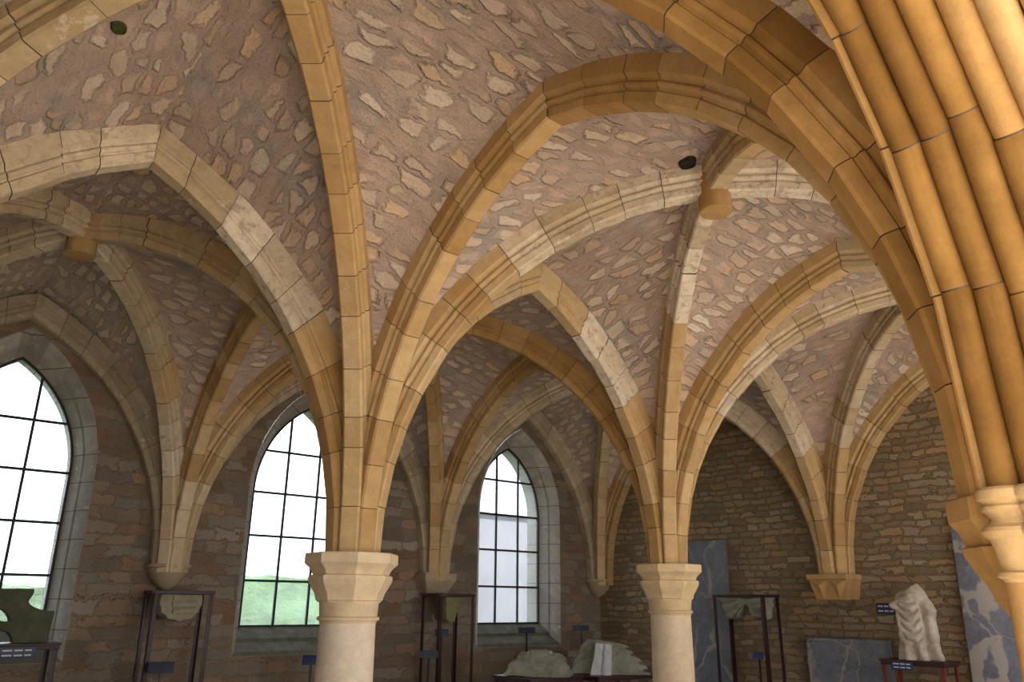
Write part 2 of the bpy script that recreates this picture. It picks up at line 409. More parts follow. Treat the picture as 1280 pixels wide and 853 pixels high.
BAYS = [(i, j) for j in range(2) for i in range(3)]
rails_t, rails_d = {}, {}
def trail(a, b):
    A, B = node(*a), node(*b)
    k = (a, b)
    if k not in rails_t:
        S = math.hypot(B[0] - A[0], B[1] - A[1]) / 2
        rails_t[k] = Rail(A, B, S, H_T)
    return rails_t[k]
BOSS_AT = {(0, 0): (1.45, 4.30), (1, 0): (6.55, 4.46)}
def boss_xy(i, j):
    if (i, j) in BOSS_AT: return BOSS_AT[(i, j)]
    return ((US[i] + US[i + 1]) / 2, (VS[j] + VS[j + 1]) / 2)
def drail(a, bay):
    k = (a, bay)
    if k not in rails_d:
        A = node(*a); B = boss_xy(*bay)
        rails_d[k] = Rail(A, B, math.hypot(B[0] - A[0], B[1] - A[1]), H_D)
    return rails_d[k]

# --- transverse arches (between free columns / piers) and edge ribs along the walls
def shift_rail(r, off):
    q = Rail((r.P.x + off[0], r.P.y + off[1]), (r.P.x + off[0] + r.d.x, r.P.y + off[1] + r.d.y), r.S, 1.); q.R = r.R; return q
for j in range(3):
    for i in range(4):
        for b in ((i + 1, j), (i, j + 1)):
            a = (i, j)
            if b[0] > 3 or b[1] > 2: continue
            if a[1] == 0 and b[1] == 0: continue          # entrance wall arches are built apart
            edge = (a[1] == b[1] == 2) or (a[0] == b[0] == 3) or (a[0] == b[0] == 0)
            off = (0, 0); mat = M_RIB; tf = ('e',)
            if edge:
                off = (0, .07) if a[1] == b[1] == 2 else ((.07, 0) if a[0] == 3 else (-.07, 0))
            mb = MB()
            for p, q in ((a, b), (b, a)):
                r = shift_rail(trail(p, q), off) if edge else trail(p, q)
                if edge:
                    if a[1] == b[1] == 2: tf = const(.55, .5)
                    elif a[0] == 3 and a[1] == 1: tf = const(.6, .2)
                    else: tf = const(.3, .25)
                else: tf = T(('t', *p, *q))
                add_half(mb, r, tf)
            A = node(*a); B = node(*b)
            dull = edge and a[1] == b[1] == 2
            if edge:
                lab = {((1, 2)): 'weathered pointed edge rib over the %s window against the wall'}
                if a[1] == b[1] == 2: l = 'weathered pointed edge rib on the wall over the %s' % ('window with tracery before it', 'green-bottomed window', 'window next to the corner')[a[0]]
                elif a[0] == 3: l = 'ochre pointed edge rib on the end wall %s' % ('over the headless statue' if a[1] == 0 else 'over the tall slate slab')
                else: l = 'pointed edge rib on the hidden side wall, %s' % ('nearer the entrance' if a[1] == 0 else 'nearer the windows')
                o = mb.build('edge_rib', M_DULL if dull else M_RIB, base=V(A[0], A[1], H)); tag(o, l, 'vault rib', 'edge ribs on the walls')
            else:
                l = 'stone pointed arch from the %s to the %s' % (NODE_TXT[a], NODE_TXT[b])
                if a == (0, 1): l = 'pale worn pointed arch from the near column to the side wall corbel'
                if a == (1, 0): l = 'ochre pointed arch from the near column to the clustered pier'
                if (a, b) == ((1, 1), (2, 1)): l = 'half ochre half whitish pointed arch from near column to far column'
                o = mb.build('transverse_arch', M_RIB, base=V(A[0], A[1], H)); tag(o, l, 'vault arch', 'pointed arches between supports')

# --- diagonal ribs and bosses
for (i, j) in BAYS:
    c = boss_xy(i, j)
    for a in ((i, j), (i + 1, j), (i, j + 1), (i + 1, j + 1)):
        r = drail(a, (i, j)); mb = MB()
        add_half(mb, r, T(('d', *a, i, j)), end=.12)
        l = 'diagonal rib from the %s up to the %s' % (NODE_TXT[a], BOSS_TXT[(i, j)])
        o = mb.build('diagonal_rib', M_RIB, base=V(*node(*a), H)); tag(o, l, 'vault rib', 'diagonal ribs of the vault')
    mb = MB()
    zb = 4.0
    mb.lathe(V(c[0], c[1], 0), [(.164, zb), (.172, zb + .008), (.172, zb + .7)], 40, (.06, .5, 0.))
    o = mb.build('roof_boss', M_RIB, base=V(c[0], c[1], zb), smooth=30)
    tag(o, {(0, 0): 'plain orange drum boss at the crown just overhead', (1, 0): 'plain orange drum boss beside the round hole in the vault', (2, 0): 'plain drum boss behind the ribs of the clustered pier',
            (0, 1): 'plain drum boss where ribs cross above the tracery window', (1, 1): 'plain drum boss hidden behind ribs of the near column', (2, 1): 'plain drum boss of the far corner bay'}[(i, j)], 'boss', 'roof bosses')

# --- webs: ruled between arches and diagonals; the foot of each web is the solid springer of its support
ceil = MB(); spr = {}
NK0, NK1, NM = 10, 30, 12
cell = 0
for (i, j) in BAYS:
    cs = [(i, j), (i + 1, j), (i + 1, j + 1), (i, j + 1)]
    for k in range(4):
        P, Q = cs[k], cs[(k + 1) % 4]
        for a, b in ((P, Q), (Q, P)):
            cell += 1
            rt, rd = trail(a, b), drail(a, (i, j))
            r1, r2 = rt.R + DW, rd.R + DW
            t1, t2 = rt.tmax(r1), rd.tmax(r2)
            s1, s2 = math.asin(ZS / r1), math.asin(ZS / r2)
            rows = []
            for n in range(NK0 + NK1 + 1):
                if n <= NK0:
                    z = ZS * n / NK0; A1, A2 = math.asin(z / r1), math.asin(z / r2)
                else:
                    f = ((n - NK0) / NK1) ** 1.25
                    def at_s(r, R, a, S):
                        sa = S0 + R - r * math.cos(a); sx = sa + (S - sa) * f
                        return math.acos(max(-1., min(1., (S0 + R - sx) / r)))
                    A1, A2 = at_s(r1, rt.R, s1, rt.S), at_s(r2, rd.R, s2, rd.S)
                p, q = rt.at(r1, A1), rd.at(r2, A2)
                row = []
                for m in range(NM + 1):
                    w = p.lerp(q, m / NM)
                    if n > NK0:
                        e = min(1, (n - NK0) / 4) 
                        w = w + Vector((0, 0, 1)) * (noise.noise(w * 1.3) * .035 + noise.noise(w * 4.1) * .016) * e
                    row.append((w, ((q - p).length * m / NM + cell * 7.31, r1 * A1)))
                rows.append(row)
            # facing: downwards / towards the room
            x = rows[NK0 + 12]; y = rows[NK0 + 13]
            nrm = (x[5][0] - x[4][0]).cross(y[4][0] - x[4][0])
            flip = nrm.z > 0
            for n in range(NK0 + NK1):
                for m in range(NM):
                    qd = [rows[n][m], rows[n][m + 1], rows[n + 1][m + 1], rows[n + 1][m]]
                    if flip: qd = qd[::-1]
                    if n < NK0:
                        lev = int(n / NK0 * 4)
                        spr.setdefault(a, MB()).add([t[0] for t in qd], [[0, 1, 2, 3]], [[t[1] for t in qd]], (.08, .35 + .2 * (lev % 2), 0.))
                    else:
                        ceil.face([t[0] for t in qd], [t[1] for t in qd])
o = ceil.build('ceiling', M_VAULT, base=(0, 0, 0), smooth=None, solid=.18)
bm = bmesh.new(); bm.from_mesh(o.data); bmesh.ops.remove_doubles(bm, verts=bm.verts, dist=.0005); bm.to_mesh(o.data); bm.free()
for p in o.data.polygons: p.use_smooth = True
tag(o, 'rubble stone webs of the rib vault', 'ceiling', kind='structure')

# ------------------------------------------------------------------ supports
OCT = math.pi / 8
SINK = {(1, 1): .065}
def octo(mb, c, prof, attr, k=1.): mb.lathe(c, [(r * k / math.cos(OCT), z) for r, z in prof], 8, attr, OCT)
CAP = [(.25, H), (.425, H), (.432, H - .012), (.432, H - .098), (.415, H - .115), (.385, H - .14), (.362, H - .175), (.356, H - .195), (.35, H - .205), (.385, H - .215), (.388, H - .25), (.378, H - .28), (.352, H - .33), (.325, H - .375),
       (.310, H - .42), (.306, H - .445), (.292, H - .452), (.288, H - .465)]
NECK = [(.294, H - .463), (.290, H - .50), (.284, H - .57), (.282, H - .595), (.302, H - .602), (.308, H - .615), (.302, H - .632), (.284, H - .638), (.275, H - .66)]
def column(n, label, ts=.45, tc=.35):
    c = node(*n)
    t = thing('column', label, 'column', V(c[0], c[1], FLOOR), 'free-standing vault columns')
    mb = MB(); mb.lathe(V(c[0], c[1], 0), [(.283, FLOOR + .24), (.272, H - .64)], 40, (ts, .5, 0.)); mb.build('shaft', M_SHAFT, t)
    mb = MB(); octo(mb, V(c[0], c[1], 0), [(.46, FLOOR), (.46, FLOOR + .1), (.40, FLOOR + .13), (.36, FLOOR + .2), (.30, FLOOR + .25)], (.4, .5, 0.)); mb.build('base', M_CAP, t)
    mb = MB(); dz = -SINK.get(n, 0.); octo(mb, V(c[0], c[1], dz), CAP, (tc, .6, 0.)); cp = mb.build('capital', M_CAP, t, smooth=20)
    mb = MB(); mb.lathe(V(c[0], c[1], dz), NECK, 40, (tc, .4, 0.)); mb.build('neck_ring', M_CAP, cp)
    spr[n].build('springer', M_RIB, t, smooth=None)
column((1, 1), 'thicker pale stone column under the ochre ribs, nearer one of the two')
column((2, 1), 'farther thinner-looking stone column before the end wall and dark slab', .08, .05)

def half_octo_corbel(mb, c, facing, attr):
    prof = [(.02, H), (.33, H), (.335, H - .05), (.30, H - .07), (.29, H - .1), (.24, H - .2), (.15, H - .31), (.05, H - .39), (.01, H - .40)]
    mb.lathe(V(*c, 0), prof, 24, attr)
def corbel(n, label, style):
    c = node(*n)
    t = thing('corbel', label, 'corbel', V(c[0], c[1], H - .4), 'wall corbels under the ribs')
    mb = MB()
    if style == 'cone':
        cc = (min(max(c[0], WALL_W), WALL_E), min(c[1] + .06, WALL_N))
        half_octo_corbel(mb, cc, None, (.3, .4, 0.)); mb.build('bracket', M_DULL, t)
    elif style == 'rough':
        bm = bmesh.new(); bmesh.ops.create_cube(bm, size=1)
        bmesh.ops.subdivide_edges(bm, edges=bm.edges[:], cuts=5, use_grid_fill=True)
        for w in bm.verts:
            k = .5 + w.co.z
            s = .62 + .38 * min(1, k * 1.6)
            w.co = Vector((w.co.x * .72 * s, w.co.y * .5 * s + (1 - s) * .2, w.co.z * .36))
            w.co += Vector((noise.noise(w.co * 6), noise.noise(w.co * 6 + Vector((9, 0, 0))), noise.noise(w.co * 5))) * .025
        bmesh.ops.translate(bm, verts=bm.verts, vec=V(c[0], c[1] + .02, H - .18)); mb.bm(bm, (.35, .5, 0.))
        mb.build('bracket', M_DULL, t)
    elif style == 'block':
        x0 = c[0] - .33
        # abacus slab, then a block tapering down with two recessed triangles between raised ones
        mb.box(V(c[0] - .05, c[1], H - .045), (.62, .74, .09), None, .012, (.08, .6, 0.))
        w0, w1, z0, z1 = .35, .29, H - .09, H - .42
        def pt(s, k, out=0.): # s -1..1 along the wall, k 0..1 down
            w = w0 + (w1 - w0) * k
            return V(x0 + .03 + .07 * k - out, c[1] + s * w, z0 + (z1 - z0) * k)
        A = (.04, .5, 0.)
        tri = [(-1, 0), (-.5, 1), (0, 0), (.5, 1), (1, 0)]
        out = .028
        # front face: three up-pointing recesses and two raised inverted pyramids
        for s0_ in (-.5, .5):
            apex = pt(s0_, .30, out + .02)
            tp = [pt(s0_ - .5, .0, 0), pt(s0_ + .5, .0, 0), pt(s0_, 1, 0)]
            for q in range(3): mb.face([tp[q], tp[(q + 1) % 3], apex], None, (.04, .5 + .1 * q, 0.))
        mb.face([pt(-1, 0), pt(-.5, 1), pt(-1, 1)], None, A); mb.face([pt(0, 0), pt(.5, 1), pt(-.5, 1)], None, A); mb.face([pt(1, 0), pt(1, 1), pt(.5, 1)], None, A)
        b = [V(WALL_E + .02, c[1] + s * (w0 if k == 0 else w1), z0 if k == 0 else z1) for s in (-1, 1) for k in (0, 1)]
        mb.face([pt(-1, 0), b[0], b[1], pt(-1, 1)], None, A); mb.face([pt(1, 0), pt(1, 1), b[3], b[2]], None, A); mb.face([pt(-1, 1), b[1], b[3], pt(1, 1)], None, A); mb.face([pt(-1, 0), pt(1, 0), b[2], b[0]], None, A)
        mb.build('bracket', M_RIB, t, smooth=10)
    spr[n].build('springer', M_RIB if style == 'block' else M_DULL, t, smooth=None)
corbel((1, 2), 'cone-shaped stone corbel on the window wall above a steel frame', 'cone')
corbel((2, 2), 'rough broken stone corbel on the window wall beside the corner window', 'rough')
corbel((3, 2), 'small dark corbel in the far corner above the stepped stone', 'cone')
corbel((3, 1), 'orange block corbel with carved triangles on the end wall', 'block')
corbel((0, 1), 'stone corbel on the hidden side wall', 'cone')
corbel((0, 2), 'stone corbel in the hidden corner of side wall', 'cone')

# --- entrance wall: piers with jamb shafts, and roll-moulded arches between them
ROLLS = [1.235 - .128 * k for k in range(6)]
RR = .067
S0_E, H_E = .43, 2.56           # the entrance arches are lower and start farther out than the vault ribs
SHCAP = [(.03, H + .004), (.098, H + .004), (.112, H - .008), (.116, H - .025), (.112, H - .044), (.094, H - .056), (.088, H - .066), (.100, H - .076), (.100, H - .088), (.086, H - .10), (.074, H - .125), (.082, H - .145),
         (.108, H - .16), (.113, H - .175), (.106, H - .19), (.088, H - .205), (.076, H - .25), (.066, H - .31), (.064, H - .33), (.082, H - .338), (.084, H - .352), (.066, H - .362), (.06, H - .375)]
def pier(n, label):
    c = node(*n)
    t = thing('clustered_pier', label, 'pier', V(c[0], .9, FLOOR), 'piers of the entrance wall')
    sides = [s for s in (-1, 1) if not (n[0] == 0 and s < 0) and not (n[0] == 3 and s > 0)]
    slim = n == (0, 0)
    mb = MB(); mb.box(V(c[0] - (.10 if slim else 0), .85, (FLOOR + H) / 2), (.12 if slim else .74, .60, H - FLOOR), None, .01, (.0, .5, 0.)); mb.build('core', M_RIB, t)
    mb = MB(); octo(mb, V(c[0], c[1] + .05, -.055), [(r * max(.3, 1 - max(0, H - .2 - z) * 1.1), z) for r, z in CAP] + [(.10, H - .56), (.04, H - .62)], (-.05, .5, 0.), .62)
    mb.build('respond', M_RIB, t, smooth=20)
    for s in sides:
        for k, v in enumerate(ROLLS):
            x = c[0] + s * ((.06 if slim else S0_E) - .075)
            mb = MB(); mb.lathe(V(x, v, 0), [(.085, FLOOR), (.085, FLOOR + .1), (.06, FLOOR + .16), (.06, H - .37)], 20, (.1, random.random(), 0.)); sh = mb.build('jamb_shaft', M_RIB, t)
            mb = MB(); mb.lathe(V(x, v, 0), [(r, z - .05) for r, z in SHCAP], 28, (.16 + .06 * k, .6, 0.)); mb.build('capital', M_RIB, sh)
    spr[n].build('springer', M_RIB, t, smooth=None)
pier((0, 0), 'clustered pier on the hidden side of the entrance')
pier((1, 0), 'big orange clustered pier with moulded capitals before the patched slab')
pier((2, 0), 'second clustered pier along the entrance wall, hidden')
pier((3, 0), 'clustered pier in the hidden corner of the end wall')
rp = [(.42, .40), (.42, .06), (.36, .035), (.30 - .225 + 0, .03)]
def roll_profile(v):
    pts = [(v + .064, .10)]
    for q in range(13):
        a = math.pi * q / 12
        pts.append((v + RR * math.cos(a) * .96, .075 - RR * math.sin(a)))
    return pts + [(v - .064, .10)]
BACK = [[(1.345, .40), (1.345, .075), (1.33, .062), (1.285, .06), (1.28, .105)], [(.555, .10), (.53, .06), (.50, .06), (.49, .07), (.49, .40)]]
ROLL_TONE = (-.29, -.29, -.25, -.12, .04, .12)  # stone tone per roll; inner ones darkened in place of dimmer light
for i in range(3):
    a, b = (i, 0), (i + 1, 0)
    t = thing('entrance_arch', ['thick roll-moulded orange arch rising from the clustered pier', 'roll-moulded arch hidden behind the clustered pier', 'roll-moulded arch at the far end of the entrance wall'][i],
              'arch', V(US[i], .9, H), 'roll-moulded arches of the entrance wall')
    def entrance_part(name, pts, tone, length):
        mb = MB()
        for p, q in ((a, b), (b, a)):
            base = trail(p, q)
            r = Rail((base.P.x, 0), (base.P.x + base.d.x, 0), base.S, H_E, .06 if p == (0, 0) else S0_E)
            add_half(mb, r, (lambda f, z: tone + random.uniform(-.05, .05)), prof=[(r.p.y * v, d) for v, d in pts], length=length, jit=.003, gap=.004, toner=True)
        mb.build(name, M_RIB, t)
    for k, v in enumerate(ROLLS): entrance_part('roll_moulding', roll_profile(v), ROLL_TONE[k], .70)
    for pts in BACK: entrance_part('back_fillet', pts, -.1, .70)
mb = MB()
for i in range(3):
    for p, q in (((i, 0), (i + 1, 0)), ((i + 1, 0), (i, 0))):
        b0 = trail(p, q); r = Rail((b0.P.x, 0), (b0.P.x + b0.d.x, 0), b0.S, H_E, .06 if p == (0, 0) else S0_E); rr = r.R + .33; tm = r.tmax(rr)
        for v in (.54, 1.33):
            for k in range(14):
                p0, p1 = r.at(rr, tm * k / 14), r.at(rr, tm * (k + 1) / 14)
                w = [Vector((p0.x, v, p0.z)), Vector((p1.x, v, p1.z)), Vector((p1.x, v, 4.75 + EYE)), Vector((p0.x, v, 4.75 + EYE))]
                mb.face(w, [(t.x, t.z) for t in w])
mb.face([Vector((US[0] - .2, .54, 4.75 + EYE)), Vector((US[3] + .2, .54, 4.75 + EYE)), Vector((US[3] + .2, 1.33, 4.75 + EYE)), Vector((US[0] - .2, 1.33, 4.75 + EYE))], [(0, 0), (14, 0), (14, .7), (0, .7)])
for i in range(4):
    for v in (.54, 1.33):
        x0, x1 = US[i] - .18, US[i] + .18
        mb.face([Vector((x0, v, EYE + H)), Vector((x1, v, EYE + H)), Vector((x1, v, EYE + 4.75)), Vector((x0, v, EYE + 4.75))], [(x0, 0), (x1, 0), (x1, 4.2), (x0, 4.2)])
tag(mb.build('wall_entrance', M_VAULT, base=(0, 0, 0), smooth=None), 'stone entrance wall above its arches', 'wall', kind='structure')

# ------------------------------------------------------------------ room shell
WIN = [(1.66, .95, 3.52), (6.43, .93, 3.48), (11.33, .92, 3.34)]
ZB, ZSP = -.43, 1.85
def outline(c, w, zb, zsp, za, n=16):
    rise = za - zsp; R = (w * w + rise * rise) / (2 * w); am = math.asin(rise / R)
    L = [(c - w, zb)] + [(c - w, zb + (zsp - zb) * k / 6) for k in range(1, 6)]
    L += [(c - w + R - R * math.cos(am * k / n), zsp + R * math.sin(am * k / n)) for k in range(n)]
    Rr = [(2 * c - x, z) for x, z in L][::-1]
    return L + [(c, za)] + Rr
TOPZ = 4.75
mb = MB()
def wq(pts): mb.face([V(x, WALL_N, z) for x, z in pts], [(x, z) for x, z in pts])
xs = WALL_W
for k, (c, w, ZA) in enumerate(WIN):
    INNER = (w + .235, -.86, ZSP, ZA + .36)
    ol = outline(c, *INNER); x1 = c + INNER[0]; x0 = c - INNER[0]
    wq([(xs, FLOOR), (x0, FLOOR), (x0, TOPZ), (xs, TOPZ)])
    wq([(x0, FLOOR), (x1, FLOOR), (x1, INNER[1]), (x0, INNER[1])])
    for p, q in zip(ol, ol[1:]):
        if abs(p[0] - q[0]) > 1e-5: wq([p, q, (q[0], TOPZ), (p[0], TOPZ)])
    xs = x1
wq([(xs, FLOOR), (WALL_E, FLOOR), (WALL_E, TOPZ), (xs, TOPZ)])
tag(mb.build('wall_north', M_WALLN, base=(0, 0, 0), smooth=None), 'dim rubble wall with the three windows', 'wall', kind='structure')
mb = MB()
pts = [(0.5, FLOOR), (WALL_N, FLOOR), (WALL_N, TOPZ), (0.5, TOPZ)]
mb.face([V(WALL_E, y, z) for y, z in pts][::-1], [(y, z) for y, z in pts][::-1])
tag(mb.build('wall_east', M_WALLE, base=(0, 0, 0), smooth=None), 'brown coursed rubble end wall', 'wall', kind='structure')
mb = MB()
mb.face([V(WALL_W, y, z) for y, z in pts], [(y, z) for y, z in pts])
tag(mb.build('wall_west', M_WALLN, base=(0, 0, 0), smooth=None), 'hidden rubble side wall', 'wall', kind='structure')
mb = MB(); mb.box(V(6.35, 6.9, FLOOR - .1), (15, 13, .2)); tag(mb.build('floor', M_FLOOR, base=V(6.35, 6.9, FLOOR)), 'stone floor', 'floor', kind='structure')

for k, (c, w, ZA) in enumerate(WIN):
    INNER = (w + .235, -.86, ZSP, ZA + .36)
    wn = ('behind the tracery fragment', 'with green lower panes behind the near column', 'next to the far corner')[k]
    t = thing('window_%d' % (k + 1), 'pointed window of frosted panes %s' % wn, 'window', V(c, WALL_N, ZB), 'pointed windows')
    t['kind'] = 'structure'
    rings = [(INNER, WALL_N - .004), ((w + .22, -.85, ZSP, ZA + .34), WALL_N - .01), ((w + .175, -.79, ZSP, ZA + .28), WALL_N + .035), ((w + .105, -.66, ZSP, ZA + .18), WALL_N + .20), ((w + .12, -.66, ZSP, ZA + .195), WALL_N + .215),
             ((w + .085, -.60, ZSP, ZA + .14), WALL_N + .235), ((w + .02, ZB - .02, ZSP, ZA + .03), WALL_N + .42), ((w, ZB, ZSP, ZA), WALL_N + .44), ((w, ZB, ZSP, ZA), WALL_N + .85)]
    mb = MB(); sill = MB(); prev = None
    for (p, v) in rings:
        ol = [V(x, v, z) for x, z in outline(c, *p)]
        if prev:
            for q in range(len(ol)):
                n = (q + 1) % len(ol)
                band = q // 3
                random.seed(band * 13 + k)
                (sill if n == 0 and WALL_N < v < WALL_N + .5 else mb).face([prev[q], prev[n], ol[n], ol[q]], None, (.5 if v < WALL_N + .215 and v > WALL_N else .3, random.random(), 0.))
        prev = ol
    mb.build('surround', M_JAMB, t, smooth=30)
    sill.build('sill', M_SILL, t, smooth=None)
    random.seed(40 + k)
    vg = WALL_N + .47
    fr = MB(); prof = [(-.0, -.025), (.0, .025), (.035, .025), (.035, -.025)]
    ring = []
    for q, (dx, dv) in enumerate(prof):
        ring.append([V(x, vg + dv, z) for x, z in outline(c, w - dx, ZB + dx, ZSP, ZA - dx * 1.4)])
    for q in range(4):
        a_, b_ = ring[q], ring[(q + 1) % 4]
        for n in range(len(a_)):
            m = (n + 1) % len(a_); fr.face([a_[n], a_[m], b_[m], b_[n]])
    rise = ZA - ZSP; R = (w * w + rise * rise) / (2 * w)
    def half_at(z):
        return w if z <= ZSP else w - R + math.sqrt(max(0, R * R - (z - ZSP) ** 2))
    def top_at(x):
        a = abs(x); return ZSP + math.sqrt(max(0, R * R - (R - w + a) ** 2))
    for s in (-1, 1):
        x = s * w * .335; fr.bar(V(c + x, vg, ZB), V(c + x, vg, top_at(x)), .038, .04, (0, 1, 0))
    for z in (.325, 1.08, 1.83, 2.58):
        h = half_at(z); fr.bar(V(c - h, vg, z), V(c + h, vg, z), .038, .04)
    fr.build('glazing_bars', M_IRON, t, smooth=None)
    g = MB(); ol = [V(x, vg, z) for x, z in outline(c, w - .01, ZB + .01, ZSP, ZA - .01)]; g.face(ol); g.build('panes', M_GLASS, t, smooth=None)

# ------------------------------------------------------------------ outdoors
mb = MB(); mb.box(V(6, -17.6, FLOOR - .15), (70, 36, .2)); tag(mb.build('ground_paving', M_PAVE, base=V(6, -17.6, FLOOR)), 'pale paving outside the entrance', 'ground', kind='structure')  # unseen pale ground, put in to bounce light up into the vault
mb = MB(); mb.box(V(6, 74, FLOOR - .15), (160, 120, .2)); tag(mb.build('ground_lawn', M_GRASS, base=V(6, 74, FLOOR)), 'lawn beyond the windows', 'ground', kind='structure')

mb = MB(); mb.box(V(6, -1.4, 3.1), (40, 3.9, .2)); tag(mb.build('roof_sky_blocker', M_PLASTER, base=V(6, -1.4, 3.1)), 'unseen roof added outside the entrance to cut sky light on its arches', 'roof', kind='structure')  # added, unseen; keeps sky light off the entrance rolls
def hedge(x0, x1, y, d, h, label):
    bm = bmesh.new(); bmesh.ops.create_cube(bm, size=1)
    bmesh.ops.subdivide_edges(bm, edges=bm.edges[:], cuts=14, use_grid_fill=True)
    for q in bm.verts:
        p = Vector((q.co.x * (x1 - x0), q.co.y * d, q.co.z * h)); q.co = p + Vector((noise.noise(p * 1.7), noise.noise(p * 1.9 + Vector((5, 0, 0))), noise.noise(p * 1.5 + Vector((0, 7, 0))))) * .28
    bmesh.ops.translate(bm, verts=bm.verts, vec=V((x0 + x1) / 2, y, FLOOR + h / 2 - .1)); m = MB(); m.bm(bm)
    o = m.build('hedge', M_HEDGE, base=V((x0 + x1) / 2, y, FLOOR)); return tag(o, label, 'hedge', 'hedges beyond the windows')
hedge(-2, 7.2, 20.5, 1.6, 1.95, 'low green hedge blurred behind the tracery window panes')
hedge(7.6, 15.2, 21.5, 1.6, 2.25, 'green hedge blurred through the lowest panes behind the near column')
t = thing('outbuilding', 'grey building seen blurred through the corner window', 'building', V(24, 30, FLOOR))
m = MB(); m.box(V(24, 30, FLOOR + 2.6), (13, 7, 5.2), None, .02); m.build('walls', M_GREYWALL, t)
m = MB(); a = [V(17.2, 26.2, 3.55), V(30.8, 26.2, 3.55), V(30.8, 33.8, 3.55), V(17.2, 33.8, 3.55), V(17.2, 30, 6.2), V(30.8, 30, 6.2)]
m.add(a, [[0, 1, 5, 4], [2, 3, 4, 5], [0, 4, 3], [1, 2, 5], [0, 3, 2, 1]]); m.build('roof', M_SLATE, t, smooth=None)
# ------------------------------------------------------------------ exhibits
def prism(mb, pts, axis, a0, a1, bev=0., hole=None):
    """outline (list of 2-D points) extruded along 'u', 'v'; optional hole outline of any length"""
    bm = bmesh.new()
    def P(p, a): return V(a, p[0], p[1]) if axis == 'u' else V(p[0], a, p[1])
    def loop(ps, a): 
        vs = [bm.verts.new(P(p, a)) for p in ps]
        return [bm.edges.new((vs[k], vs[(k + 1) % len(vs)])) for k in range(len(vs))], vs
    es, vs = loop(pts, a0)
    if hole: eh, vh = loop(hole, a0); bmesh.ops.triangle_fill(bm, use_beauty=True, edges=es + eh)
    else: bm.faces.new(vs)
    r = bmesh.ops.extrude_face_region(bm, geom=bm.faces[:])
    d = P((0, 0), a1) - P((0, 0), a0)
    bmesh.ops.translate(bm, verts=[x for x in r['geom'] if isinstance(x, bmesh.types.BMVert)], vec=d)
    bmesh.ops.recalc_face_normals(bm, faces=bm.faces[:])
    if bev:
        ed = [e for e in bm.edges if len(e.link_faces) == 2 and e.calc_face_angle(0) > .6]
        bmesh.ops.bevel(bm, geom=ed, offset=bev, segments=2, affect='EDGES', profile=.5)
    mb.bm(bm)
def roughen(mb, amp, freq=6, seed=0):
    for k, p in enumerate(mb.v):
        n = Vector((noise.noise(p * freq + Vector((seed, 0, 0))), noise.noise(p * freq + Vector((0, seed + 5, 0))), noise.noise(p * freq + Vector((3, 0, seed)))))
        mb.v[k] = p + n * amp
def lump(size, fn, cuts=22):
    bm = bmesh.new(); bmesh.ops.create_cube(bm, size=1)
    bmesh.ops.subdivide_edges(bm, edges=bm.edges[:], cuts=cuts, use_grid_fill=True)
    for q in bm.verts: q.co = Vector(fn(q.co.copy()))
    for q in bm.verts: q.co = Vector((q.co.x * size[0], q.co.y * size[1], q.co.z * size[2]))
    return bm

STANDS = 'dark red steel display stands'
def legs(t, u0, u1, v0, v1, z1, w=.055, mat=None):
    for x in (u0, u1):
        for y in (v0, v1):
            m = MB(); sx = 1 if x == u0 else -1; sy = 1 if y == v0 else -1      # steel angle: two flanges
            m.box(V(x + sx * w / 2, y + sy * .005, (FLOOR + z1) / 2), (w, .010, z1 - FLOOR), None, .002)
            m.box(V(x + sx * .005, y + sy * w / 2, (FLOOR + z1) / 2), (.010, w, z1 - FLOOR), None, .002)
            m.build('leg', mat or M_STEEL, t)
def frame_stand(label, u0, u1, v0, v1, z1):
    t = thing('display_stand', label, 'display stand', V((u0 + u1) / 2, (v0 + v1) / 2, FLOOR), STANDS)
    legs(t, u0, u1, v0, v1, z1, .06)
    m = MB()
    for p, q in (((u0, v0), (u1, v0)), ((u1, v0), (u1, v1)), ((u1, v1), (u0, v1)), ((u0, v1), (u0, v0))): m.bar(V(*p, z1 + .025), V(*q, z1 + .025), .05, .05)
    m.build('top_rail', M_STEEL, t)
    m = MB(); m.box(V((u0 + u1) / 2, (v0 + v1) / 2, z1 + .008), (u1 - u0 - .04, v1 - v0 - .04, .016), None, .003); m.build('top_plate', M_STEEL, t)
    return t
def table_stand(label, u0, u1, v0, v1, z1, mat=None, name='display_stand'):
    t = thing(name, label, 'display stand', V((u0 + u1) / 2, (v0 + v1) / 2, FLOOR), STANDS)
    legs(t, u0 + .03, u1 - .03, v0 + .03, v1 - .03, z1 - .05, .06, mat)
    m = MB()
    a, b, c, d = u0 + .03, u1 - .03, v0 + .03, v1 - .03
    for p, q in (((a, c), (b, c)), ((b, c), (b, d)), ((b, d), (a, d)), ((a, d), (a, c))): m.bar(V(*p, z1 - .055), V(*q, z1 - .055), .04, .05)
    m.build('rail', M_STEEL, t)
    m = MB(); m.box(V((u0 + u1) / 2, (v0 + v1) / 2, z1 - .015), (u1 - u0, v1 - v0, .03), None, .004); m.build('table_top', M_STEEL, t)
    return t
